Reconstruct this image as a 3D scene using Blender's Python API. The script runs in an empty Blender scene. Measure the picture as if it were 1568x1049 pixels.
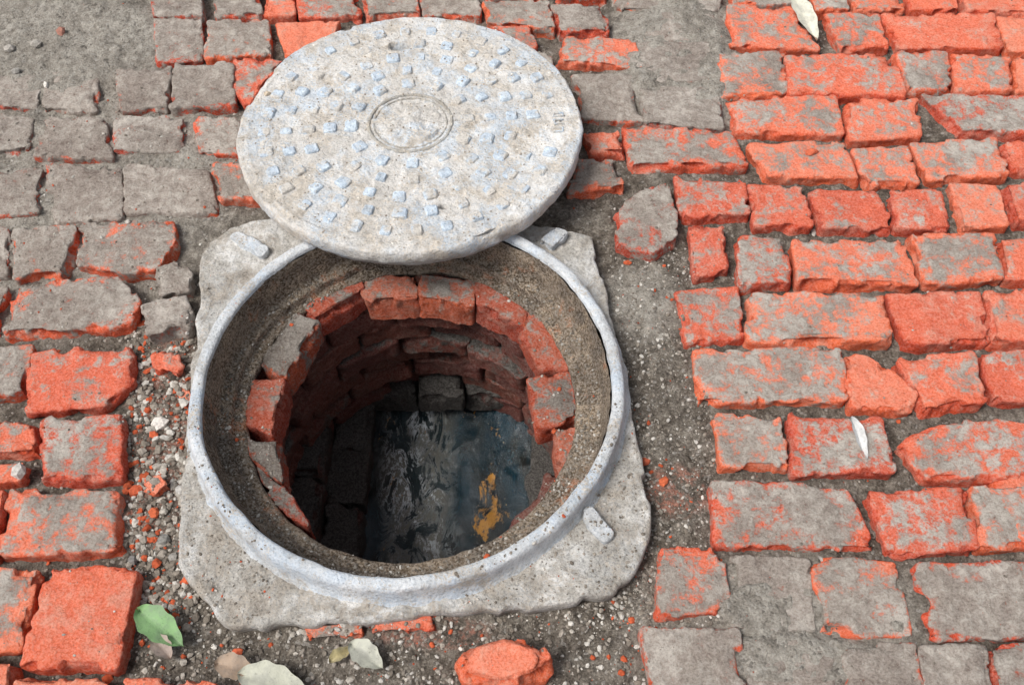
import bpy, math, random
import numpy as np
from mathutils import Vector, Matrix
random.seed(7); rng=np.random.default_rng(7)
H=1.31; TH=math.radians(57.0); F=1494.0
S_,C_=math.sin(TH),math.cos(TH)
def G(px,py,z=0.0):
    x=(px-784)/F; v=(py-524.5)/F; t=(H-z)/(S_+v*C_)
    return np.array([x*t,(C_-v*S_)*t])
scene=bpy.context.scene
# ---------------- noise ----------------
def _h(ix,iy,iz,seed):
    n=(ix.astype(np.int64)*374761393+iy.astype(np.int64)*668265263+iz.astype(np.int64)*1274126177+seed*974634777)&0xffffffff
    n=((n^(n>>13))*1274126177)&0xffffffff
    n=((n^(n>>16))*668265263)&0xffffffff
    n=n^(n>>15)
    return (n&0xffffff)/float(0xffffff)*2-1
def vn(P,s,seed=0):
    Q=P*s; i=np.floor(Q); f=Q-i; i=i.astype(np.int64); f=f*f*(3-2*f)
    r=0
    for a in (0,1):
        wa=f[:,0] if a else 1-f[:,0]
        for b in (0,1):
            wb=f[:,1] if b else 1-f[:,1]
            for c in (0,1):
                wc=f[:,2] if c else 1-f[:,2]
                r=r+wa*wb*wc*_h(i[:,0]+a,i[:,1]+b,i[:,2]+c,seed)
    return r
def fbm(P,s,o=3,seed=0):
    r=0;a=1.0;t=0
    for k in range(o):
        r=r+a*vn(P+k*3.17,s*(2.03**k),seed+k);t+=a;a*=.5
    return r/t*1.4
def sst(x,a,b):
    t=np.clip((x-a)/(b-a),0,1);return t*t*(3-2*t)
# ---------------- mesh helper ----------------
def mesh_obj(name,V,Fc,mat,col=None,parent=None,smooth=True):
    me=bpy.data.meshes.new(name)
    me.from_pydata(np.asarray(V).tolist(),[],Fc if isinstance(Fc,list) else Fc.tolist())
    if smooth: me.polygons.foreach_set('use_smooth',np.ones(len(me.polygons),bool))
    if col is not None:
        a=me.color_attributes.new('Col','FLOAT_COLOR','POINT')
        c=np.ones((len(V),4),np.float32); c[:,:col.shape[1]]=col
        a.data.foreach_set('color',c.ravel())
    me.update()
    o=bpy.data.objects.new(name,me); scene.collection.objects.link(o)
    if mat: me.materials.append(mat)
    if parent: o.parent=parent
    return o
def empty(name):
    e=bpy.data.objects.new(name,None); scene.collection.objects.link(e); e.empty_display_size=.1; return e
# ---------------- materials ----------------
class MT:
    def __init__(s,name):
        s.m=bpy.data.materials.new(name); s.m.use_nodes=True; s.nt=s.m.node_tree
        s.b=s.nt.nodes['Principled BSDF']; s.tc=s.nt.nodes.new('ShaderNodeTexCoord').outputs['Object']
    def n(s,t): return s.nt.nodes.new(t)
    def l(s,a,b):
        if isinstance(a,bpy.types.NodeSocket): s.nt.links.new(a,b)
        else: b.default_value=a
    def noise(s,sc,det=6,ro=.6,vec=None,dist=0):
        k=s.n('ShaderNodeTexNoise'); k.inputs['Scale'].default_value=sc;k.inputs['Detail'].default_value=det
        k.inputs['Roughness'].default_value=ro;k.inputs['Distortion'].default_value=dist
        s.l(vec or s.tc,k.inputs['Vector']); return k.outputs['Fac']
    def vor(s,sc,vec=None,out='Distance',feat='F1'):
        k=s.n('ShaderNodeTexVoronoi');k.feature=feat;k.inputs['Scale'].default_value=sc;s.l(vec or s.tc,k.inputs['Vector']);return k.outputs[out]
    def math(s,op,a,b=0,c=0,clamp=False):
        k=s.n('ShaderNodeMath');k.operation=op;k.use_clamp=clamp
        s.l(a,k.inputs[0]);s.l(b,k.inputs[1])
        if op=='MULTIPLY_ADD': s.l(c,k.inputs[2])
        return k.outputs[0]
    def mr(s,v,a,b,c=0,d=1):
        k=s.n('ShaderNodeMapRange');k.interpolation_type='SMOOTHSTEP'
        s.l(v,k.inputs[0]);
        for i,q in enumerate((a,b,c,d)): s.l(q,k.inputs[i+1])
        return k.outputs[0]
    def mix(s,f,a,b,mode='MIX'):
        k=s.n('ShaderNodeMix');k.data_type='RGBA';k.blend_type=mode
        s.l(f,k.inputs[0])
        for q,i in ((a,6),(b,7)):
            if isinstance(q,tuple): k.inputs[i].default_value=(*q[:3],1)
            else: s.l(q,k.inputs[i])
        return k.outputs[2]
    def ramp(s,f,stops):
        k=s.n('ShaderNodeValToRGB');e=k.color_ramp.elements
        while len(e)<len(stops): e.new(.5)
        for q,(p,c) in zip(e,stops): q.position=p;q.color=(*c,1)
        s.l(f,k.inputs[0]);return k.outputs[0]
    def grain(s,col,f,a,b,lo,hi):
        g=s.ramp(s.mr(f,a,b),[(0,(lo,)*3),(1,(1,)*3)])
        c=s.mix(1.0,col,g,'MULTIPLY')
        return s.mix(s.mr(f,(a+b)/2,b+.06,0,hi),c,(.78,.74,.68))
    def attr(s):
        k=s.n('ShaderNodeAttribute');k.attribute_name='Col';q=s.n('ShaderNodeSeparateColor');s.l(k.outputs['Color'],q.inputs[0]);return k.outputs['Color'],q.outputs[0],q.outputs[1],q.outputs[2]
    def addv(s,v,f,mul):
        a=s.math('MULTIPLY',f,mul);k=s.n('ShaderNodeVectorMath');k.operation='ADD';s.l(v,k.inputs[0]);s.l(a,k.inputs[1]);return k.outputs[0]
    def fin(s,col,rough=.9,bumps=(),spec=.25):
        s.l(col,s.b.inputs['Base Color']) if not isinstance(col,tuple) else setattr(s.b.inputs['Base Color'],'default_value',(*col,1))
        s.l(rough,s.b.inputs['Roughness']); s.b.inputs['Specular IOR Level'].default_value=spec
        prev=None
        for h,d in bumps:
            k=s.n('ShaderNodeBump');k.inputs['Strength'].default_value=1.0;k.inputs['Distance'].default_value=d
            s.l(h,k.inputs['Height'])
            if prev: s.l(prev,k.inputs['Normal'])
            prev=k.outputs[0]
        if prev: s.l(prev,s.b.inputs['Normal'])
        return s.m
def sc3(c,k): return tuple(q*k for q in c)
def brick_mat(name,dirt=0.0,dark=1.0,wet=False):
    m=MT(name); c,R,Gc,B=m.attr()
    v=m.addv(m.tc,Gc,9.0)
    n1=m.noise(16,9,.72,v,.4); n2=m.noise(60,7,.72,v,.2); n3=m.noise(270,5,.78,v); n4=m.noise(6,7,.68,v)
    a=m.math('MULTIPLY_ADD',m.math('SUBTRACT',n1,.5),2.6,m.math('MULTIPLY',m.math('SUBTRACT',n2,.5),2.0))
    a=m.math('ADD',a,m.math('MULTIPLY',m.math('SUBTRACT',n3,.5),.7))
    a=m.math('ADD',a,m.math('MULTIPLY',m.math('SUBTRACT',R,.38),1.15))
    a=m.math('ADD',a,dirt)
    a=m.math('SUBTRACT',a,m.math('MULTIPLY',B,.50))
    mask=m.mr(a,-.22,.24)
    rr=m.math('ADD',m.math('MULTIPLY',n2,.55),m.math('MULTIPLY',Gc,.5))
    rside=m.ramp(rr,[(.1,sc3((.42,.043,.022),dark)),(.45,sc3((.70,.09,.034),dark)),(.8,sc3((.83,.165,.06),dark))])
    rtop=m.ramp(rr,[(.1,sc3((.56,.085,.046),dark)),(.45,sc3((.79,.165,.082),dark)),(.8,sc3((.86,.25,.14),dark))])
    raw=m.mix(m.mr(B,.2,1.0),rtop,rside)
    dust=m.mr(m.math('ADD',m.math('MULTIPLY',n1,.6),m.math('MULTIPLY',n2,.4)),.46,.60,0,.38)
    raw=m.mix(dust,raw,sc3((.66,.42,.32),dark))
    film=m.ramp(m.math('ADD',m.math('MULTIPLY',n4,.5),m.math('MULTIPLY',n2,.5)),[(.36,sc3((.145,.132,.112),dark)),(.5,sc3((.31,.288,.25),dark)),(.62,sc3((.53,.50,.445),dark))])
    col=m.mix(m.math('MULTIPLY',mask,.95),raw,film)
    col=m.grain(col,n3,.36,.52,.80,.12)
    col=m.mix(m.mr(n2,.37,.26,0,.75),col,sc3((.10,.055,.04),dark))
    col=m.mix(m.mr(n3,.64,.72,0,.5),col,sc3((.12,.08,.06),dark))
    return m.fin(col,.45 if wet else .93,((n1,.008),(n2,.008),(n3,.0015)),.5 if wet else .15)
M_brick=brick_mat('brick_surface')
M_shaft=brick_mat('wet_shaded_shaft_brick',.02,.20,True)  # wet brick, its colour darkened further to paint in the shaft's shade
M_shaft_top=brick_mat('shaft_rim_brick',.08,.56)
def cement_mat(name,a0,a1,a2,blue=0,sandc=(.2,.17,.14),sand=(.5,.6),sc=1,pit=.45,bluec=(.46,.56,.68),gl=.62,rust=0):
    m=MT(name)
    n1=m.noise(6*sc,9,.68); n2=m.noise(45,8,.72);n3=m.noise(260,5,.75); vo=m.vor(170); n5=m.noise(15,9,.74,None,.5);n6=m.noise(9,6,.65)
    col=m.ramp(m.math('ADD',m.math('MULTIPLY',n1,.6),m.math('MULTIPLY',n2,.4)),[(.38,a0),(.5,a1),(.60,a2)])
    if blue: col=m.mix(m.mr(m.math('ADD',m.math('MULTIPLY',n6,.75),m.math('MULTIPLY',n2,.25)),.46,.58,0,blue),col,bluec)
    sm=m.mr(m.math('ADD',m.math('MULTIPLY',n5,.6),m.math('MULTIPLY',n3,.4)),sand[0],sand[1],0,.9)
    sc_=m.ramp(n2,[(.35,sc3(sandc,.65)),(.6,sc3(sandc,1.3))])
    col=m.mix(sm,col,sc_)
    if rust: col=m.mix(m.mr(m.math('ADD',m.math('MULTIPLY',n6,.6),m.math('MULTIPLY',n2,.4)),.54,.62,0,rust),col,(.36,.12,.04))
    col=m.grain(col,n3,.34,.52,gl,.2)
    col=m.mix(m.mr(n3,.66,.74,0,pit),col,sc3(a0,.35))
    return m.fin(col,.94,((n2,.010),(n3,.0022),(m.math('SUBTRACT',1,vo),.001)),.15)
M_slab=cement_mat('weathered_cement',(.27,.245,.21),(.50,.475,.435),(.86,.84,.81),.12,(.32,.275,.225),(.48,.56))
M_rim=cement_mat('pale_painted_rim',(.38,.37,.35),(.62,.65,.68),(.82,.84,.86),.5,(.42,.36,.29),(.52,.60),1,.3,(.48,.60,.74),.75)
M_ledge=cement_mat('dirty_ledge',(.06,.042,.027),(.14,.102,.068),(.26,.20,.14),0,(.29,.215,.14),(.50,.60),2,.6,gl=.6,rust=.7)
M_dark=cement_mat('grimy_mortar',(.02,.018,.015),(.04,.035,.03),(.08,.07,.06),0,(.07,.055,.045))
M_lid=cement_mat('dusty_cover_cement',(.50,.47,.43),(.70,.675,.64),(.88,.865,.84),.55,(.54,.475,.395),(.485,.565),1,.3,(.52,.64,.77),.74)
def mk_ground():
    m=MT('sandy_ground'); c,R,Gc,B=m.attr()
    n1=m.noise(9,8,.65);n2=m.noise(55,8,.75);n3=m.noise(300,5,.78);vo=m.vor(230,None,'Color');vd=m.vor(230)
    t=m.math('ADD',m.math('MULTIPLY',n2,.6),m.math('MULTIPLY',n3,.4))
    dk=m.ramp(t,[(.38,(.05,.04,.031)),(.5,(.165,.14,.114)),(.62,(.38,.34,.285))])
    lt=m.ramp(t,[(.36,(.20,.175,.145)),(.5,(.41,.375,.325)),(.64,(.62,.58,.515))])
    f=m.math('ADD',R,m.math('MULTIPLY',m.math('SUBTRACT',n1,.5),1.6),0,True)
    col=m.mix(f,dk,lt)
    col=m.mix(m.math('MULTIPLY',Gc,m.mr(n2,.45,.6)),col,(.50,.13,.07))
    sp=m.n('ShaderNodeSeparateColor');m.l(vo,sp.inputs[0])
    col=m.mix(m.mr(sp.outputs[0],.92,.97,0,.5),col,(.5,.47,.43))
    col=m.mix(m.mr(sp.outputs[1],.92,.96,0,.5),col,(.07,.062,.055))
    return m.fin(col,.95,((n2,.015),(n3,.003),(vd,-.0012) ),.12)
M_ground=mk_ground()
def mk_gravel():
    m=MT('gravel_stone'); c,R,Gc,B=m.attr(); n=m.noise(260,4,.6)
    col=m.mix(m.mr(n,.3,.7),m.mix(1.0,c,(.6,.6,.6),'MULTIPLY'),c)
    return m.fin(col,.9,((n,.001),),.2)
M_gravel=mk_gravel()
# ---------------- polygon brick ----------------
class Bag:
    def __init__(s): s.P=[];s.N=[];s.W=[];s.Ch=[];s.F=[];s.C=[];s.n=0
    def add(s,poly,z,th=.05,grey=.5,M=130,tilt=.022,sm=1,inner=10,rough=1.0,grow=.003):
        poly=np.asarray(poly,float).reshape(-1,2)
        area=.5*np.sum(poly[:,0]*np.roll(poly[:,1],-1)-poly[:,1]*np.roll(poly[:,0],-1))
        if area<0: poly=poly[::-1]
        A=poly;Bq=np.roll(poly,-1,0);L=np.linalg.norm(Bq-A,axis=1);cum=np.r_[0,np.cumsum(L)];tot=cum[-1]
        t=np.linspace(0,tot,M,endpoint=False);k=np.clip(np.searchsorted(cum,t,side='right')-1,0,len(L)-1)
        b=A[k]+(Bq-A)[k]*((t-cum[k])/np.maximum(L[k],1e-9))[:,None]
        for _ in range(sm): b=.25*np.roll(b,1,0)+.5*b+.25*np.roll(b,-1,0)
        tg=np.roll(b,-1,0)-np.roll(b,1,0);nr=np.stack([tg[:,1],-tg[:,0]],1);nr/=np.linalg.norm(nr,axis=1)[:,None]+1e-9
        b=b+nr*grow
        c=b.mean(0);md=np.min(np.linalg.norm(b-c,axis=1))
        ins=min(.0040,md*.14)
        g=random.random();tx=random.uniform(-tilt,tilt);ty=random.uniform(-tilt,tilt)
        rings=[]
        ts=np.linspace(.08,.86,inner)
        for q in ts: rings.append((c+(b-c)*q,0.0,.15 if q>.8 else 0.0,.25 if q>.75 else 0.0,.0 if q<.7 else .15))
        for d,zz,w,ch,e in ((ins,0,.6,.7,.4),(ins*.4,-.0005,.95,1,.65),(0,-.0026,1,1,.9),(0,-.007,1,.85,1),(0,-.013,1,.65,1),(0,-.021,1,.4,1.05),(0,-.030,1,.2,1.1),(0,-th,1,0,1.1)):
            rings.append((b-nr*d,zz,w,ch,e))
        def zt(xy): return (xy-c)@np.array([tx,ty])
        base=s.n
        s.P.append(np.array([[c[0],c[1],z]]));s.N.append(np.zeros((1,2)));s.W.append([0]);s.Ch.append([0]);s.C.append(np.array([[grey,g,0]]))
        for xy,zz,w,ch,e in rings:
            s.P.append(np.c_[xy,z+zz+zt(xy)]);s.N.append(nr);s.W.append(np.full(M,w)*rough);s.Ch.append(np.full(M,ch)*rough)
            s.C.append(np.c_[np.full(M,grey),np.full(M,g),np.full(M,e)])
        for j in range(M): s.F.append((base,base+1+j,base+1+(j+1)%M))
        for r in range(len(rings)-1):
            o=base+1+r*M
            for j in range(M):
                k2=(j+1)%M; s.F.append((o+j,o+M+j,o+M+k2,o+k2))
        s.n+=1+len(rings)*M
    def build(s,name,mat,parent=None):
        P=np.concatenate(s.P);Nn=np.concatenate(s.N);W=np.concatenate([np.asarray(a,float) for a in s.W]);Ch=np.concatenate([np.asarray(a,float) for a in s.Ch]);C=np.concatenate(s.C)
        off=P+np.c_[C[:,1]*13,C[:,1]*7,C[:,1]*5]
        d=fbm(off,22,3,1)*.0038+fbm(off,110,2,5)*.0018
        chip=sst(fbm(off,18,3,9),.22,.36)*.0080+np.clip(fbm(off,17,3,9)-.33,0,1)*.028+sst(fbm(off,55,2,12),.30,.42)*.0035
        P[:,:2]+=Nn*(W*d-Ch*chip)[:,None]
        P[:,2]-=Ch*chip*.85
        P[:,2]+=(fbm(off,14,2,20)*.0030+fbm(off,60,3,23)*.0018)*np.where(W>=.9,.5,1)
        C[:,2]=C[:,2]+Ch*chip*90
        return mesh_obj(name,P,s.F,mat,C,parent)
def Q(z,*c):
    return [G(c[i],c[i+1],z) for i in range(0,len(c),2)]
bricks=[ # corner points of each top face, coating amount last
(1115,8,1212,10,1256,74,1118,70,.4),(1262,22,1345,22,1362,70,1290,74,.5),(1350,20,1520,20,1535,74,1375,72,.1),(1527,25,1590,22,1590,80,1545,78,.0),
(1240,-20,1290,-20,1300,14,1250,14,.6),(1300,-20,1380,-20,1385,14,1308,16,.4),(1470,-20,1590,-20,1590,18,1480,16,.05),(1388,-20,1462,-20,1470,14,1395,14,.2),(1120,-30,1230,-30,1240,6,1122,4,.7),
(1095,78,1200,80,1205,142,1100,146,.55),(1205,85,1368,82,1388,146,1208,142,.35),(1372,78,1450,80,1458,134,1392,134,.7),(1458,84,1545,84,1550,138,1466,138,.4),(1552,88,1600,88,1600,140,1558,140,.1),
(1106,150,1276,148,1292,205,1125,200,.38),(1294,154,1405,150,1412,208,1302,215,.32),(1413,142,1590,148,1590,204,1470,202,.62),
(1145,222,1290,216,1316,272,1172,268,.32),(1306,228,1388,225,1406,280,1330,280,.38),(1394,214,1530,212,1546,266,1422,275,.45),(1536,218,1590,215,1590,260,1552,258,.2),
(955,192,1118,202,1145,250,966,254,.62),(895,205,945,200,956,230,906,232,.05),(878,245,940,245,956,285,870,292,.6),
(1034,270,1138,275,1148,326,1046,330,.36),(1145,282,1230,286,1243,345,1156,345,.22),(1240,292,1350,292,1370,350,1260,350,.3),(1364,292,1438,290,1456,350,1376,346,.2),(1456,278,1530,285,1545,345,1476,350,.22),(1540,280,1600,280,1600,340,1558,340,.18),
(942,316,1000,285,1022,282,1034,320,1034,362,1000,385,946,372,.75),
(1057,345,1106,348,1115,416,1065,422,.15),(1130,358,1200,358,1212,428,1136,434,.55),(1215,368,1386,368,1406,434,1222,430,.42),(1395,356,1522,358,1538,424,1418,432,.5),(1528,362,1600,360,1600,430,1542,425,.25),
(1036,448,1128,440,1138,514,1050,524,.52),(1147,446,1350,450,1370,520,1146,520,.42),(1355,450,1500,446,1520,520,1386,524,.05),(1508,446,1600,440,1600,520,1524,516,.05),
(1062,535,1285,533,1298,612,1068,614,.56),(1293,542,1330,545,1405,600,1395,626,1306,622,.1),(1375,546,1490,540,1510,612,1416,628,.2),(1503,540,1600,536,1600,612,1522,610,.3),
(1096,636,1195,638,1208,714,1106,712,.55),(1208,632,1350,640,1370,720,1216,724,.5),(1372,680,1420,656,1530,635,1600,645,1600,725,1420,732,.42),
(1090,738,1290,740,1345,842,1096,832,.68),(1330,755,1480,747,1496,838,1362,850,.4),(1488,745,1600,738,1600,830,1502,838,.58),
(1012,836,1104,842,1120,934,1008,942,.6),(1245,856,1372,860,1395,972,1252,968,.7),(1400,864,1600,860,1600,970,1425,978,.85),(1122,850,1238,856,1250,966,1124,958,1.1),
(984,960,1130,962,1140,1075,1002,1075,.85),(1140,980,1280,985,1290,1080,1150,1080,1.1),(1290,985,1400,985,1420,1080,1300,1080,.95),(1410,990,1510,988,1520,1080,1425,1080,.9),(1515,988,1600,985,1600,1080,1530,1080,.8),
(868,56,970,58,982,102,852,92,.5),(876,116,974,112,986,184,892,180,.95),(740,3,840,1,850,42,748,34,.8),(845,8,922,6,932,46,856,46,.8),(756,42,812,40,822,72,800,72,.5),
(982,132,1100,136,1110,196,988,190,1.0),(985,20,1090,22,1098,60,988,60,1.1),(940,64,1085,66,1092,122,985,124,1.1),(935,-25,1100,-25,1102,15,945,15,1.1),
(640,-25,726,-25,735,24,650,22,.8),(740,-40,930,-40,930,-5,745,-5,.8),
(228,-20,305,-20,310,24,236,24,.85),(325,-20,390,-20,400,20,330,24,.85),(412,-20,448,-20,450,22,405,24,.15),(455,-20,545,-20,550,24,458,28,.5),(552,-20,634,-20,642,20,560,24,.7),
(236,28,308,28,310,90,240,94,.85),(318,32,410,30,414,82,316,88,.8),(424,36,520,32,510,60,440,90,.05),
(176,106,262,102,252,164,186,168,.95),(268,95,355,93,360,158,262,165,.95),(360,90,432,90,404,128,382,165,360,142,.4),
(75,112,150,112,146,170,62,170,1.1),(0,110,68,112,55,165,-20,160,1.1),
(68,180,160,182,172,240,50,238,1.0),(175,178,278,178,288,230,176,232,.95),(298,180,370,180,376,234,306,235,.8),(-30,172,50,180,44,228,-30,238,1.0),
(-30,258,62,258,60,324,-30,330,.9),(72,250,184,258,190,334,76,338,1.1),(190,252,320,262,332,322,192,325,1.1),(326,246,372,250,396,300,336,302,.5),
(20,350,118,345,108,395,92,420,22,425,.85),(122,342,262,335,266,372,240,408,190,415,118,402,.65),(-30,345,12,350,10,420,-30,425,.9),
(22,434,176,424,214,460,196,498,2,508,.75),(-40,440,10,440,-10,505,-40,510,.85),
(-40,530,48,528,34,598,-40,604,.8),(44,542,150,530,202,534,204,585,160,620,40,628,.28),
(-40,645,50,648,54,690,-40,698,.35),(62,636,184,636,184,730,66,734,.45),(-40,710,40,706,30,735,-40,738,.3),
(14,748,180,752,188,842,-6,848,.42),(-40,750,6,752,-12,850,-40,855,.3),
(-40,868,56,876,30,992,-40,996,.35),(76,864,206,872,178,1022,30,1020,-.25),(190,1040,330,1046,330,1090,180,1090,.0),(-40,1012,20,1012,15,1080,-40,1080,.15),(25,1040,175,1044,170,1090,20,1090,.0),
(560,948,662,938,668,958,566,966,.0),(470,960,548,952,552,968,474,976,.5)]
bag=Bag()
for b in bricks:
    z=random.uniform(-.006,.004)
    g=b[-1]
    if g>=1.08: z=-.006
    if b[0] in (560,470): z=-.014
    bag.add(Q(z,*b[:-1]),z,.055,g+random.uniform(-.05,.05))
for b in ((540,40,640,40,640,100,545,100,.8),(650,40,740,40,745,100,655,100,.8),(755,80,840,80,860,140,770,140,.8),(430,110,520,110,510,170,410,170,.8),(400,190,500,190,500,240,395,240,.8),(780,160,870,165,880,230,790,230,.8)):
    bag.add(Q(-.008,*b[:-1]),-.012,.05,b[-1],M=50)
row=0;y=-.9
while y<3.4:
    x=-2.4+random.uniform(0,.15)
    while x<2.4:
        w=random.choice((.235,.235,.118)); cx,cy=x+w/2,y+.055
        t_=cy*C_+H*S_
        px=784+F*cx/t_; py=524.5+F*(H*C_-cy*S_)/t_
        if cy<.0 or not(-95<px<1650 and -80<py<1125):
            j=lambda:random.uniform(-.006,.006)
            bag.add([(x+j(),y+j()),(x+w-.01+j(),y+j()),(x+w-.01+j(),y+.107+j()),(x+j(),y+.107+j())],random.uniform(-.008,.004),.05,random.uniform(.2,.95),M=36,inner=4)
        x+=w+.003
    y+=.118;row+=1
bag.build('brick_paving',M_brick)
C0=np.array([-.159,.761]); RO=.331
# ---------------- ground ----------------
def axis(a,b,st,lim):
    c=np.arange(a,b+1e-6,st);e=[];k=.03;p=b
    while p<lim: p+=k;k*=1.45;e.append(p)
    e2=[];k=.03;p=a
    while p>-lim: p-=k;k*=1.45;e2.append(p)
    return np.r_[e2[::-1],c,e]
ax=axis(-1.3,1.3,.0055,150);ay=axis(.1,2.0,.0055,150)
X,Y=np.meshgrid(ax,ay);P=np.c_[X.ravel(),Y.ravel(),np.zeros(X.size)]
def blob(pts,P):
    w=np.zeros(len(P))
    for px,py,rx,ry in pts:
        c=G(px,py);t=(c[1]*C_+H*S_);sx=rx*t/F;sy=ry*t/F*t/H*1.0
        d=((P[:,0]-c[0])/sx)**2+((P[:,1]-c[1])/sy)**2
        w=np.maximum(w,np.clip(1.4-d,0,1))
    return w
fill=blob([(60,50,200,80),(1040,60,90,100),(1190,930,80,40),(1220,1010,140,40)],P)+.62*blob([(150,250,240,130),(60,120,120,70),(1040,120,80,60),(1300,930,240,110)],P)
fill=np.clip(fill,0,1)
light=np.clip(blob([(60,60,300,120),(100,250,320,170),(1040,80,120,150),(1200,960,220,120),(60,420,200,80),(990,450,60,60)],P),0,1)
orange=blob([(240,620,60,120),(1040,740,60,40),(660,960,90,25),(230,760,60,60)],P)
zg=-.027+fill*.022+fbm(P,7,3,40)*.006+fbm(P,35,3,44)*.0040+fbm(P,120,2,47)*.0022+np.clip(fbm(P,22,3,49),0,1)*.006
far=np.hypot(P[:,0],P[:,1]-1)>3.5
zg=np.where(far,-.01+fbm(P,.3,2,3)*.02,zg)
P[:,2]=zg
nx,ny=len(ax),len(ay)
idx=np.arange(nx*ny).reshape(ny,nx)
Fq=np.stack([idx[:-1,:-1],idx[:-1,1:],idx[1:,1:],idx[1:,:-1]],-1).reshape(-1,4)
cen=P[Fq].mean(1);keep=np.hypot(cen[:,0]-C0[0],cen[:,1]-C0[1])>.322
Fq=Fq[keep]
gcol=np.c_[light*.8+.04,orange*.5,np.zeros(len(P))]
mesh_obj('ground',P,Fq,M_ground,gcol)
# ---------------- manhole frame ----------------
fr=empty('manhole_frame')
def lathe(name,prof,c,mat,M=300,amp=.0015,parent=None,seed=0,shift=None):
    a=np.linspace(0,2*math.pi,M,endpoint=False);Vv=[]
    for k,(r,z) in enumerate(prof):
        s=shift[k] if shift is not None else 0
        Vv.append(np.c_[c[0]+r*np.cos(a),c[1]+s+r*np.sin(a),np.full(M,z)])
    V=np.concatenate(Vv);A=np.tile(a,len(prof))
    d=fbm(V,9,2,seed+60)*amp*1.6+fbm(V,45,3,seed+63)*amp
    V[:,0]+=np.cos(A)*d;V[:,1]+=np.sin(A)*d;V[:,2]+=fbm(V,30,3,seed+70)*amp*.8
    Fs=[(i*M+j,i*M+(j+1)%M,(i+1)*M+(j+1)%M,(i+1)*M+j) for i in range(len(prof)-1) for j in range(M)]
    return mesh_obj(name,V,Fs,mat,None,parent)
lathe('rim',[(.341,-.004),(.335,.003),(.332,.012),(.330,.026),(.329,.032),(.327,.0365),(.323,.0385),(.318,.039),(.313,.0385),(.310,.036),(.309,.030)],C0,M_rim,amp=.0016,parent=fr)
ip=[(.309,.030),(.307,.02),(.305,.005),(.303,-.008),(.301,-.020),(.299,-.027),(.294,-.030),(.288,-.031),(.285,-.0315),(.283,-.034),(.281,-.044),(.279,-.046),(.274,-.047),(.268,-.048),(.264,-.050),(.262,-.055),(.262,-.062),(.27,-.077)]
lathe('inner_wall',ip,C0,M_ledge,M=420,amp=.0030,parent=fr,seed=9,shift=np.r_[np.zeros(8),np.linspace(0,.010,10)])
outline=np.array(Q(0,308,392,322,368,355,348,402,336,620,318,822,340,905,362,918,402,962,600,998,772,999,822,975,870,946,910,800,932,560,952,372,964,345,954,290,895,272,862,280,720,290,560))
out=[]
M=420
for a in np.linspace(0,2*math.pi,M,endpoint=False):
    d=np.array([math.cos(a),math.sin(a)]);best=0
    for i in range(len(outline)):
        p=outline[i]-C0;q=outline[(i+1)%len(outline)]-C0;e=q-p
        den=d[0]*e[1]-d[1]*e[0]
        if abs(den)<1e-9: continue
        t=(p[0]*e[1]-p[1]*e[0])/den;u=(p[0]*d[1]-p[1]*d[0])/den
        if t>0 and -1e-6<=u<=1+1e-6: best=max(best,t)
    out.append(best)
out=np.maximum(np.array(out),.338)
for _ in range(2): out=.25*np.roll(out,1)+.5*out+.25*np.roll(out,-1)
a=np.linspace(0,2*math.pi,M,endpoint=False);D=np.c_[np.cos(a),np.sin(a)]
rings=[];
pe=np.c_[C0+D*out[:,None],np.zeros(M)]
outr=out+fbm(pe,25,3,80)*.004-sst(fbm(pe,20,2,83),.25,.45)*.006
for t in np.linspace(0,1,34): rings.append((.325+(outr-.005-.325)*t,0.0))
rings+=[(outr-.002,-.001),(outr,-.004),(outr+.001,-.012),(outr-.001,-.022),(outr-.003,-.045)]
V=np.concatenate([np.c_[C0+D*r[:,None],np.full(M,z)] for r,z in rings])
V[:,2]+=fbm(V,8,3,82)*.003+fbm(V,40,3,85)*.0030+fbm(V,120,2,87)*.0014
Fs=[(i*M+j,(i+1)*M+j,(i+1)*M+(j+1)%M,i*M+(j+1)%M) for i in range(len(rings)-1) for j in range(M)]
mesh_obj('slab',V,Fs,M_slab,None,fr)
lb=Bag()
for p in ((350,360,363,352,411,380,398,391),(824,366,852,348,869,355,846,379),(890,786,903,775,940,816,926,828)):
    lb.add(Q(.014,*p),.014,.034,.9,M=50,sm=3,inner=4,rough=.5)
lb.build('lugs',M_rim,fr)
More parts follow.
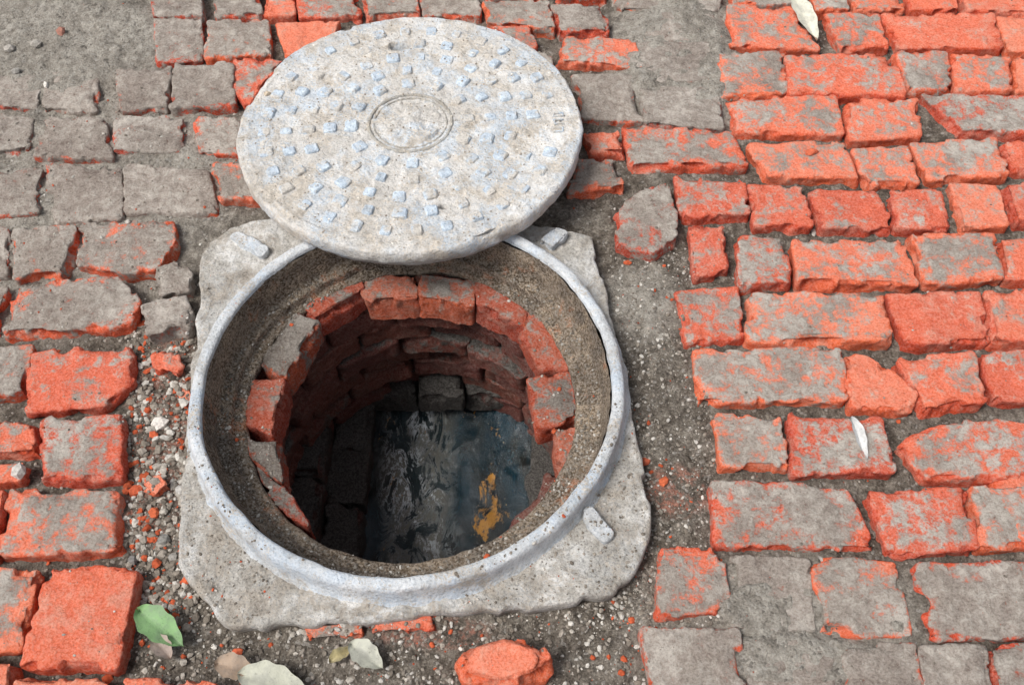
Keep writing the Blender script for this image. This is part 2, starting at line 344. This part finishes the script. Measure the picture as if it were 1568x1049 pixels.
# ---------------- shaft ----------------
sh=empty('manhole_shaft')
st=Bag();zt=-.052
for b in ((446,470,520,428,548,420,558,444,482,492,.2),(392,552,452,482,486,496,436,580,.8),(380,570,436,580,418,668,376,652,.05),(378,672,424,676,432,740,388,704,.7),(392,712,436,746,474,808,424,775,.45),
 (552,420,640,420,640,452,562,456,.2),(644,420,730,426,724,464,642,454,.5),(728,426,806,458,806,498,730,462,.1),(804,462,856,500,870,562,830,558,796,506,.2),(810,580,872,568,884,640,826,654,.45),(850,658,890,650,896,730,858,722,.05)):
    st.add(Q(zt,*b[:-1]),zt+random.uniform(-.006,.004),.056,b[-1],M=100,tilt=.07,rough=1.3)
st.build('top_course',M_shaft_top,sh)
sb=Bag()
def ring_bricks(bag,z,r,n,skip=None,depth=.10,jr=.014,grey=.35,th=.05):
    o=random.random()*6
    for i in range(n):
        a0=o+i*2*math.pi/n+.02;a1=o+(i+1)*2*math.pi/n-.02;am=(a0+a1)/2
        if skip and skip(am%(2*math.pi)): continue
        rr=r+random.uniform(-jr,jr)
        pts=[C0+np.array([math.cos(q),math.sin(q)])*rr for q in np.linspace(a0,a1,4)]+[C0+np.array([math.cos(q),math.sin(q)])*(rr+depth) for q in np.linspace(a1,a0,4)]
        bag.add(pts,z+random.uniform(-.008,.004),th,grey+random.uniform(-.4,.4),M=72,tilt=.06,inner=3,rough=1.3)
ring_bricks(sb,-.070,.268,13,depth=.05,th=.03)
for i,(z,r) in enumerate([(-.116,.240),(-.168,.252),(-.222,.248),(-.276,.258),(-.330,.262),(-.382,.268)]):
    ring_bricks(sb,z,r,12,None,.085,th=.044)
back=lambda a: 1.15<a<2.0
for z,r in ((-.434,.275),(-.490,.283),(-.545,.288)): ring_bricks(sb,z,r,13,back,.08)
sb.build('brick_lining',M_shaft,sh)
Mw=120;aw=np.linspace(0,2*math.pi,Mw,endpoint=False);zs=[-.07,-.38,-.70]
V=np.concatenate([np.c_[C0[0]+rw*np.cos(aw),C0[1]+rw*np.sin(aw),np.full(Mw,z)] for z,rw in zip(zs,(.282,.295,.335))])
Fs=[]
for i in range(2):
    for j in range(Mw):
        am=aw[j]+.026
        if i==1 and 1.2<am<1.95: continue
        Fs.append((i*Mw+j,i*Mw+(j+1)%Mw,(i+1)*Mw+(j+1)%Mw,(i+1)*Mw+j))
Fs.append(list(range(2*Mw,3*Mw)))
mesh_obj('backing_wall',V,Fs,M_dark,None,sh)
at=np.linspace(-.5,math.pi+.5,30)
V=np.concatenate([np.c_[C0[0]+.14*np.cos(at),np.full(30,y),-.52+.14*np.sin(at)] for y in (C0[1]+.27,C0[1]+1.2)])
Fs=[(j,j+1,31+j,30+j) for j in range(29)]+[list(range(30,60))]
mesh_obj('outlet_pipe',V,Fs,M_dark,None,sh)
bb=Bag();cx,cy=C0
def R4(x0,x1,y0,y1): return [(cx+x0,cy+y0),(cx+x1,cy+y0),(cx+x1,cy+y1),(cx+x0,cy+y1)]
for y0 in (-.24,-.10,.04,.15):
    bb.add(R4(-.30,-.205,y0,y0+.13),-.38+random.uniform(-.01,.01),.30,.6,M=80,tilt=.05,rough=1.5)
    bb.add(R4(-.20,-.130,y0-.03,y0+.10),-.445+random.uniform(-.008,.008),.2,.8,M=80,tilt=.05,rough=1.5)
bb.add(R4(-.14,-.04,.235,.30),-.42,.06,.95,M=80,tilt=.08,rough=1.5)
bb.add(R4(-.03,.06,.225,.30),-.405,.06,1.1,M=80,tilt=.08,rough=1.5)
bb.add(R4(.065,.16,.24,.30),-.425,.06,.7,M=80,tilt=.08,rough=1.5)
bb.add(R4(.19,.30,.02,.22),-.495,.1,.9,M=70,tilt=.05,sm=10)
bb.build('benching',brick_mat('wet_shaded_benching',.4,.10,True),sh)  # wet bricks, low light at the shaft bottom also darkened into their colour
# sewer water
n=170;xs=np.linspace(-.32,.32,n);ysn=np.linspace(-.32,.9,320)
Xw,Yw=np.meshgrid(xs,ysn);P=np.c_[Xw.ravel()+cx,Yw.ravel()+cy,np.zeros(Xw.size)]
Sx=P*np.array([1.0,.6,1])
P[:,2]=-.505+fbm(Sx,11,3,90)*.012+fbm(Sx,38,3,94)*.0085
i2=np.arange(n*320).reshape(320,n);Fq=np.stack([i2[:-1,:-1],i2[:-1,1:],i2[1:,1:],i2[1:,:-1]],-1).reshape(-1,4)
ce=P[Fq].mean(1);dd=np.hypot(ce[:,0]-cx,ce[:,1]-cy)
Fq=Fq[(dd<.33)|((np.abs(ce[:,0]-cx)<.13)&(ce[:,1]>cy))]
m=MT('murky_water')
mp=m.n('ShaderNodeMapping');mp.inputs['Scale'].default_value=(1,.5,1);m.l(m.tc,mp.inputs[0]);w=mp.outputs[0]
n1=m.noise(9,5,.6,w,.3);n2=m.noise(24,9,.72,w,.9);n3=m.noise(110,4,.7,w);n4=m.noise(14,7,.7,w,.3)
sep=m.n('ShaderNodeSeparateXYZ');m.l(m.tc,sep.inputs[0])
ax_=m.math('ABSOLUTE',m.math('SUBTRACT',sep.outputs[0],cx-.03))
chan=m.mr(ax_,.03,.09,1,0)
edge=m.mix(m.mr(n1,.4,.6),(.006,.030,.045),(.016,.018,.016))
mid=m.mix(m.mr(n2,.42,.58),(.015,.035,.042),(.22,.215,.185))
col=m.mix(chan,edge,mid)
col=m.mix(m.math('MULTIPLY',m.mr(n4,.58,.62,0,.9),m.mr(n2,.44,.54)),col,(.55,.26,.04))
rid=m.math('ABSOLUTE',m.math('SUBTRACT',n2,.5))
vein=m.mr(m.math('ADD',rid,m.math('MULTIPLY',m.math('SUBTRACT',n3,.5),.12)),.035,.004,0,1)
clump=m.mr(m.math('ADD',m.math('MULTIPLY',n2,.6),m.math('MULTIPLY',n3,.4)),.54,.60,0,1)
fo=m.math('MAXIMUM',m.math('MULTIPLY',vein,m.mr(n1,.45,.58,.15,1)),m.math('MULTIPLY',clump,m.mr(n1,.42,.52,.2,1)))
foam_glare=m.math('MULTIPLY',fo,m.math('ADD',m.math('MULTIPLY',chan,.96),.02))
col=m.mix(foam_glare,col,(.84,.91,.94))  # white foam, extended along the channel to paint in glare on the water
m.fin(col,m.mr(foam_glare,0,1,.02,.2),((n2,.014),(n3,.002)),1.0)
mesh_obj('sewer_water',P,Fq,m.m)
# ---------------- cover ----------------
T=.046;pf=np.r_[G(632,388,.086),.086];pb=np.r_[G(628,26,.060),.060]
ctr=(pf+pb)/2;dv=pb-pf;RL=.303
cover=empty('manhole_cover');ang=math.atan2(dv[2],dv[1])
cover.location=ctr+np.array([G(628,200,.07)[0]-ctr[0],0,0]);cover.rotation_euler=(ang,0,0)
Mt=340;a=np.linspace(0,2*math.pi,Mt,endpoint=False);prof=[(r,0) for r in np.linspace(.002,RL-.004,110)]+[(RL-.002,-.001),(RL,-.004),(RL+.001,-.012),(RL,-.024),(RL-.003,-.030),(RL-.010,-.033),(RL-.012,-.040),(RL-.014,-T),(.2,-T),(.01,-T)]
V=np.concatenate([np.c_[r*np.cos(a),r*np.sin(a),np.full(Mt,z)] for r,z in prof])
top=V[:,2]>-.0005
rr=np.hypot(V[:,0],V[:,1])
V[:,2]+=np.where(top,fbm(V,12,3,100)*.0014+fbm(V,60,3,104)*.0018+np.clip(fbm(V,140,2,107),0,1)*.0016,0)
A=np.arctan2(V[:,1],V[:,0]);d=np.where(rr>RL-.02,fbm(V,20,3,110)*.0022+fbm(V,70,2,113)*.0018,0)
chip=np.where((rr>RL-.008)&(V[:,2]>-.035),np.clip(fbm(V,14,3,119)-.30,0,1)*.025,0)
V[:,0]+=np.cos(A)*(d-chip);V[:,1]+=np.sin(A)*(d-chip);V[:,2]-=chip*.6*(V[:,2]>-.006)
def loc(px,py):
    w=np.r_[G(px,py,.073),.073]-np.array(cover.location);return w[0],w[1]
sx,sy=loc(610,66);V[:,2]-=np.where(top,np.clip(3*(1.25-((V[:,0]-sx)/.019)**2-((V[:,1]-sy)/.009)**2),0,1)*.032,0)
hx,hy=loc(680,322);V[:,2]-=np.where(top,np.clip(3*(1.4-((V[:,0]-hx)/.0055)**2-((V[:,1]-hy)/.0055)**2),0,1)*.030,0)
V[:,2]+=np.where(top,np.exp(-((rr-.285)/.0026)**2)*.0012,0)
V[:,2]+=np.where(top&(rr<.054),np.clip(fbm(V,34,3,130)+.05,0,1)*.008,0)
Fs=[(i*Mt+j,(i+1)*Mt+j,(i+1)*Mt+(j+1)%Mt,i*Mt+(j+1)%Mt) for i in range(len(prof)-1) for j in range(Mt)]+[list(range(Mt))]
mesh_obj('disc',V,Fs,M_lid,None,cover)
RV=[];RF=[]
for R0,tb in ((.073,.0030),(.064,.0016)):
    b0=len(RV);K=120
    for i in range(K):
        q=i*2*math.pi/K;rj=R0+random.uniform(-.0005,.0005);hj=random.uniform(-.0012,.0006)
        for k in range(7):
            t=math.pi*(k/6*1.2-.1);RV.append(((rj+tb*math.cos(t))*math.cos(q),(rj+tb*math.cos(t))*math.sin(q),tb*1.1*math.sin(t)+hj+.0006))
    for i in range(K):
        for k in range(6): RF.append((b0+i*7+k,b0+((i+1)%K)*7+k,b0+((i+1)%K)*7+k+1,b0+i*7+k+1))
M_em=cement_mat('sandy_emblem',(.34,.32,.29),(.46,.44,.40),(.60,.58,.54),.2,(.40,.35,.28),(.46,.56))
mesh_obj('emblem_ring',RV,RF,M_em,None,cover)
SV=[];SF=[]
def stud(x,y,w,l,rot,h=.0038,jt=.0010):
    b=len(SV);ca,sa=math.cos(rot),math.sin(rot);tx,ty=random.uniform(-.08,.08),random.uniform(-.08,.08)
    for lv,(k,z) in enumerate(((1.20,-.003),(1.04,h*.65),(.86,h),)):
        for (u,v) in ((-1,-.7),(-.7,-1),(.7,-1),(1,-.7),(1,.7),(.7,1),(-.7,1),(-1,.7)):
            U=u*w*k+random.uniform(-jt,jt);Vv=v*l*k+random.uniform(-jt,jt)
            SV.append((x+U*ca-Vv*sa,y+U*sa+Vv*ca,z+tx*U+ty*Vv+random.uniform(-.0004,.0004)))
    for lv in range(2):
        for j in range(8): SF.append((b+lv*8+j,b+lv*8+(j+1)%8,b+lv*8+8+(j+1)%8,b+lv*8+8+j))
    SF.append(tuple(b+16+j for j in range(8)))
for R0,nn in ((.104,12),(.142,16),(.180,22),(.218,26),(.256,32)):
    o=.1
    for i in range(nn):
        q=o+i*2*math.pi/nn
        if R0>.25 and (q%(2*math.pi)<.22 or q%(2*math.pi)>6.1): continue
        if random.random()<.04: continue
        x,y=R0*math.cos(q),R0*math.sin(q)
        if math.hypot(x-sx,y-sy)<.03 or math.hypot(x-hx,y-hy)<.018: continue
        s=random.uniform(.0088,.0112);stud(x,y,s,s*random.uniform(.85,1.05),q+random.uniform(-.08,.08),random.uniform(.0032,.0066))
def bar(dx,dy,w,l): stud(.262+dx,.012+dy,w,l,0,.0034,.0004)
for dx,dy,w,l in ((0,.012,.009,.0014),(0,.004,.009,.0014),(-.008,.008,.0014,.005),(.008,.008,.0014,.005),
 (0,-.006,.009,.0014),(0,-.016,.009,.0014),(.002,-.011,.0014,.005),(-.007,-.011,.0014,.004),
 (0,-.026,.009,.0014),(.007,-.031,.0014,.005),(-.002,-.036,.007,.0014)): bar(dx,dy,w,l)
m=MT('blue_washed_stud');n1=m.noise(40,7,.72);n3=m.noise(260,4,.72);n5=m.noise(14,8,.70)
colr=m.ramp(n1,[(.35,(.32,.35,.38)),(.48,(.40,.48,.57)),(.62,(.56,.65,.73))])
colr=m.mix(m.mr(n5,.48,.57,0,.85),colr,(.50,.45,.385))
colr=m.grain(colr,n3,.34,.52,.70,.2)
m.fin(colr,.93,((n1,.003),(n3,.0015)))
mesh_obj('studs',SV,SF,m.m,None,cover,False)
# ---------------- loose brick chunks ----------------
def chunk(name,pts,z,th,grey,par=None):
    b=Bag();b.add(Q(z,*pts),z,th,grey,M=90,tilt=.12,rough=1.3);o=b.build(name,M_brick);return o
chunk('broken_brick',(694,1003,722,985,772,972,832,992,846,1010,838,1028,770,1046,708,1032),.022,.06,-.3)
chunk('broken_brick',(216,468,280,452,292,478,286,500,226,512),.005,.05,1.2)
chunk('broken_brick',(242,412,268,402,292,416,290,442,246,448),.002,.05,1.2)
chunk('broken_brick',(234,545,262,538,278,560,270,572,238,562),-.004,.03,.15)
chunk('broken_brick',(268,594,288,588,296,612,278,622),-.008,.03,.0)
chunk('broken_brick',(222,730,246,724,258,742,240,756,222,748),-.006,.03,-.2)
# ---------------- gravel ----------------
bpy.context.view_layer.update();dg=bpy.context.evaluated_depsgraph_get()
t_=(1+5**.5)/2
ico=np.array([(-1,t_,0),(1,t_,0),(-1,-t_,0),(1,-t_,0),(0,-1,t_),(0,1,t_),(0,-1,-t_),(0,1,-t_),(t_,0,-1),(t_,0,1),(-t_,0,-1),(-t_,0,1)],float);ico/=np.linalg.norm(ico[0])
icf=np.array([(0,11,5),(0,5,1),(0,1,7),(0,7,10),(0,10,11),(1,5,9),(5,11,4),(11,10,2),(10,7,6),(7,1,8),(3,9,4),(3,4,2),(3,2,6),(3,6,8),(3,8,9),(4,9,5),(2,4,11),(6,2,10),(8,6,7),(9,8,1)])
GV=[];GF=[];GC=[];cnt=0
pal=[(.27,.235,.195),(.34,.30,.255),(.42,.385,.335),(.17,.145,.12),(.22,.19,.155),(.55,.52,.47)]
def stone(x,y,s,col,drop=.25,zmin=-.2,zmax=1):
    global cnt
    hit,lo,nm,_,ob,_=scene.ray_cast(dg,(x,y,.6),(0,0,-1))
    if not hit or lo.z<zmin or lo.z>zmax: return
    if nm.z<.6 : return
    v=ico*(1+rng.uniform(-.28,.28,(12,1)))*np.array([s*rng.uniform(.8,1.4),s*rng.uniform(.7,1.1),s*rng.uniform(.45,.8)])
    a=rng.uniform(0,6.28);c,sn=math.cos(a),math.sin(a);v=np.c_[v[:,0]*c-v[:,1]*sn,v[:,0]*sn+v[:,1]*c,v[:,2]]
    GV.append(v+np.array([lo.x,lo.y,lo.z+s*drop]));GF.append(icf+cnt*12);GC.append(np.tile(col,(12,1)));cnt+=1
def scat(n,px0,px1,py0,py1,smin,smax,po=.06,zmax=.048):
    for _ in range(n):
        x,y=G(random.uniform(px0,px1),random.uniform(py0,py1),-.02)
        s=smin+(smax-smin)*random.random()**3
        c=np.array(random.choice(pal))*random.uniform(.85,1.15)
        if random.random()<po: c=np.array((.58,.12,.05))*random.uniform(.6,1.1)
        stone(x,y,s,c,zmax=zmax)
scat(1600,-60,1640,-40,1100,.0006,.0024,.15)
scat(5500,-60,1640,-40,1100,.0008,.0034,.05,-.010)
scat(420,-60,1640,-40,1100,.003,.009,.45,-.013)
scat(2400,930,1100,380,960,.0008,.0038,.03,-.008)
scat(2600,190,300,480,960,.001,.0070,.16,-.006)
scat(2600,200,1010,905,1090,.0008,.0048,.06,-.008)
scat(500,0,330,180,520,.0008,.003)
scat(1500,700,1000,620,960,.0007,.0030,.02)
scat(700,290,420,640,960,.0007,.0026,.02)
for _ in range(1500):
    a=random.uniform(0,6.28);r=random.uniform(.264,.300);stone(C0[0]+r*math.cos(a),C0[1]+r*math.sin(a),random.uniform(.0007,.0028),np.array(random.choice(pal))*.75,zmax=.03)
for _ in range(1100):
    a=random.uniform(0,6.28);r=.30*math.sqrt(random.random());stone(ctr[0]+r*math.cos(a),ctr[1]+r*math.sin(a),random.uniform(.0006,.0020),np.array(random.choice(pal))*1.6)
for px,py,s,c in ((243,645,.012,(.75,.7,.64)),(42,732,.016,(.55,.52,.48)),(425,200,.006,(.6,.5,.38)),(275,748,.009,(.5,.48,.45)),(205,750,.010,(.6,.13,.06)),(236,784,.009,(.6,.14,.06)),(250,825,.010,(.25,.24,.22)),(262,850,.008,(.35,.33,.3)),(200,855,.009,(.22,.21,.2)),(1018,735,.009,(.6,.14,.06)),(988,705,.007,(.5,.12,.06)),(362,995,.008,(.6,.13,.06)),(75,140,.007,(.7,.66,.6)),(845,350,.007,(.5,.5,.5)),(540,1010,.008,(.4,.35,.3)),(290,700,.006,(.6,.15,.07)),(60,80,.012,(.4,.37,.33)),(100,62,.010,(.42,.2,.15)),(30,120,.009,(.35,.33,.3)),(20,85,.014,(.42,.39,.35)),(1240,245,.010,(.6,.14,.07))):
    x,y=G(px,py,-.02);stone(x,y,s,np.array(c),.3)
mesh_obj('gravel',np.concatenate(GV),np.concatenate(GF),M_gravel,np.concatenate(GC),None,False)
# ---------------- leaves ----------------
def leaf(px0,py0,px1,py1,wd,z,colr,curl=.008):
    p0=G(px0,py0,z);p1=G(px1,py1,z);L=np.linalg.norm(p1-p0);d=(p1-p0)/L;n_=np.array([-d[1],d[0]])
    m=MT('leaf_surface');vd=m.noise(60,5,.6);v2=m.noise(260,4,.7)
    c=m.mix(m.mr(vd,.4,.65),colr,tuple(q*.65+.05 for q in colr));c=m.mix(m.mr(v2,.58,.66,0,.6),c,sc3(colr,.4));m.fin(c,.6,((vd,.002),),.3)
    Vv=[];Ff=[];nu,nv=18,8
    for i in range(nu+1):
        t=i/nu;w=wd*(math.sin(math.pi*t**.85)**.8)*(1+.08*math.sin(t*23))+.0006
        for j in range(nv+1):
            s=j/nv*2-1;q=p0+d*L*t+n_*w*s
            zz=z+curl*(abs(s)**1.5)*.8+curl*.6*math.sin(t*5)-.0018*math.exp(-(s/.12)**2)
            Vv.append((q[0],q[1],zz))
    for i in range(nu):
        for j in range(nv): a=i*(nv+1)+j;Ff.append((a,a+1,a+nv+2,a+nv+1))
    o=mesh_obj('leaf',Vv,Ff,m.m)
leaf(212,934,280,988,.020,-.004,(.20,.34,.15),.012)
leaf(536,985,586,1022,.016,-.010,(.42,.42,.35))
leaf(505,1015,540,990,.008,-.010,(.40,.34,.18))
leaf(1212,-6,1252,60,.020,.008,(.60,.58,.48))
leaf(1302,640,1328,702,.008,.006,(.55,.55,.54))
leaf(365,1032,470,1056,.022,-.006,(.42,.42,.34))
leaf(330,1015,392,1030,.016,-.006,(.34,.25,.18))
leaf(238,975,262,1008,.012,-.010,(.34,.27,.23))
# ---------------- camera, light ----------------
cam=bpy.data.cameras.new('camera');cam.sensor_width=36;cam.lens=36*F/1568;cam.clip_start=.02;cam.clip_end=600
co=bpy.data.objects.new('camera',cam);co.location=(0,0,H);co.rotation_euler=(math.pi/2-TH,0,0);scene.collection.objects.link(co);scene.camera=co
el=math.radians(58);az=math.radians(-115)
w=bpy.data.worlds.new('World');scene.world=w;w.use_nodes=True;nt=w.node_tree
sky=nt.nodes.new('ShaderNodeTexSky');sky.sky_type='NISHITA';sky.sun_disc=False;sky.sun_elevation=el;sky.sun_rotation=az;sky.dust_density=3
hs=nt.nodes.new('ShaderNodeHueSaturation');hs.inputs['Saturation'].default_value=.3
nt.links.new(sky.outputs[0],hs.inputs['Color']);bg=nt.nodes['Background'];nt.links.new(hs.outputs[0],bg.inputs[0]);bg.inputs[1].default_value=.15
sl=bpy.data.lights.new('sun','SUN');sl.energy=3.4;sl.angle=math.radians(24);sl.color=(1,.965,.92)
so=bpy.data.objects.new('sun',sl);scene.collection.objects.link(so)
dirv=Vector((math.sin(az)*math.cos(el),math.cos(az)*math.cos(el),math.sin(el)));so.rotation_euler=dirv.to_track_quat('Z','Y').to_euler()
scene.view_settings.view_transform='Standard';scene.view_settings.look='None';scene.view_settings.exposure=0
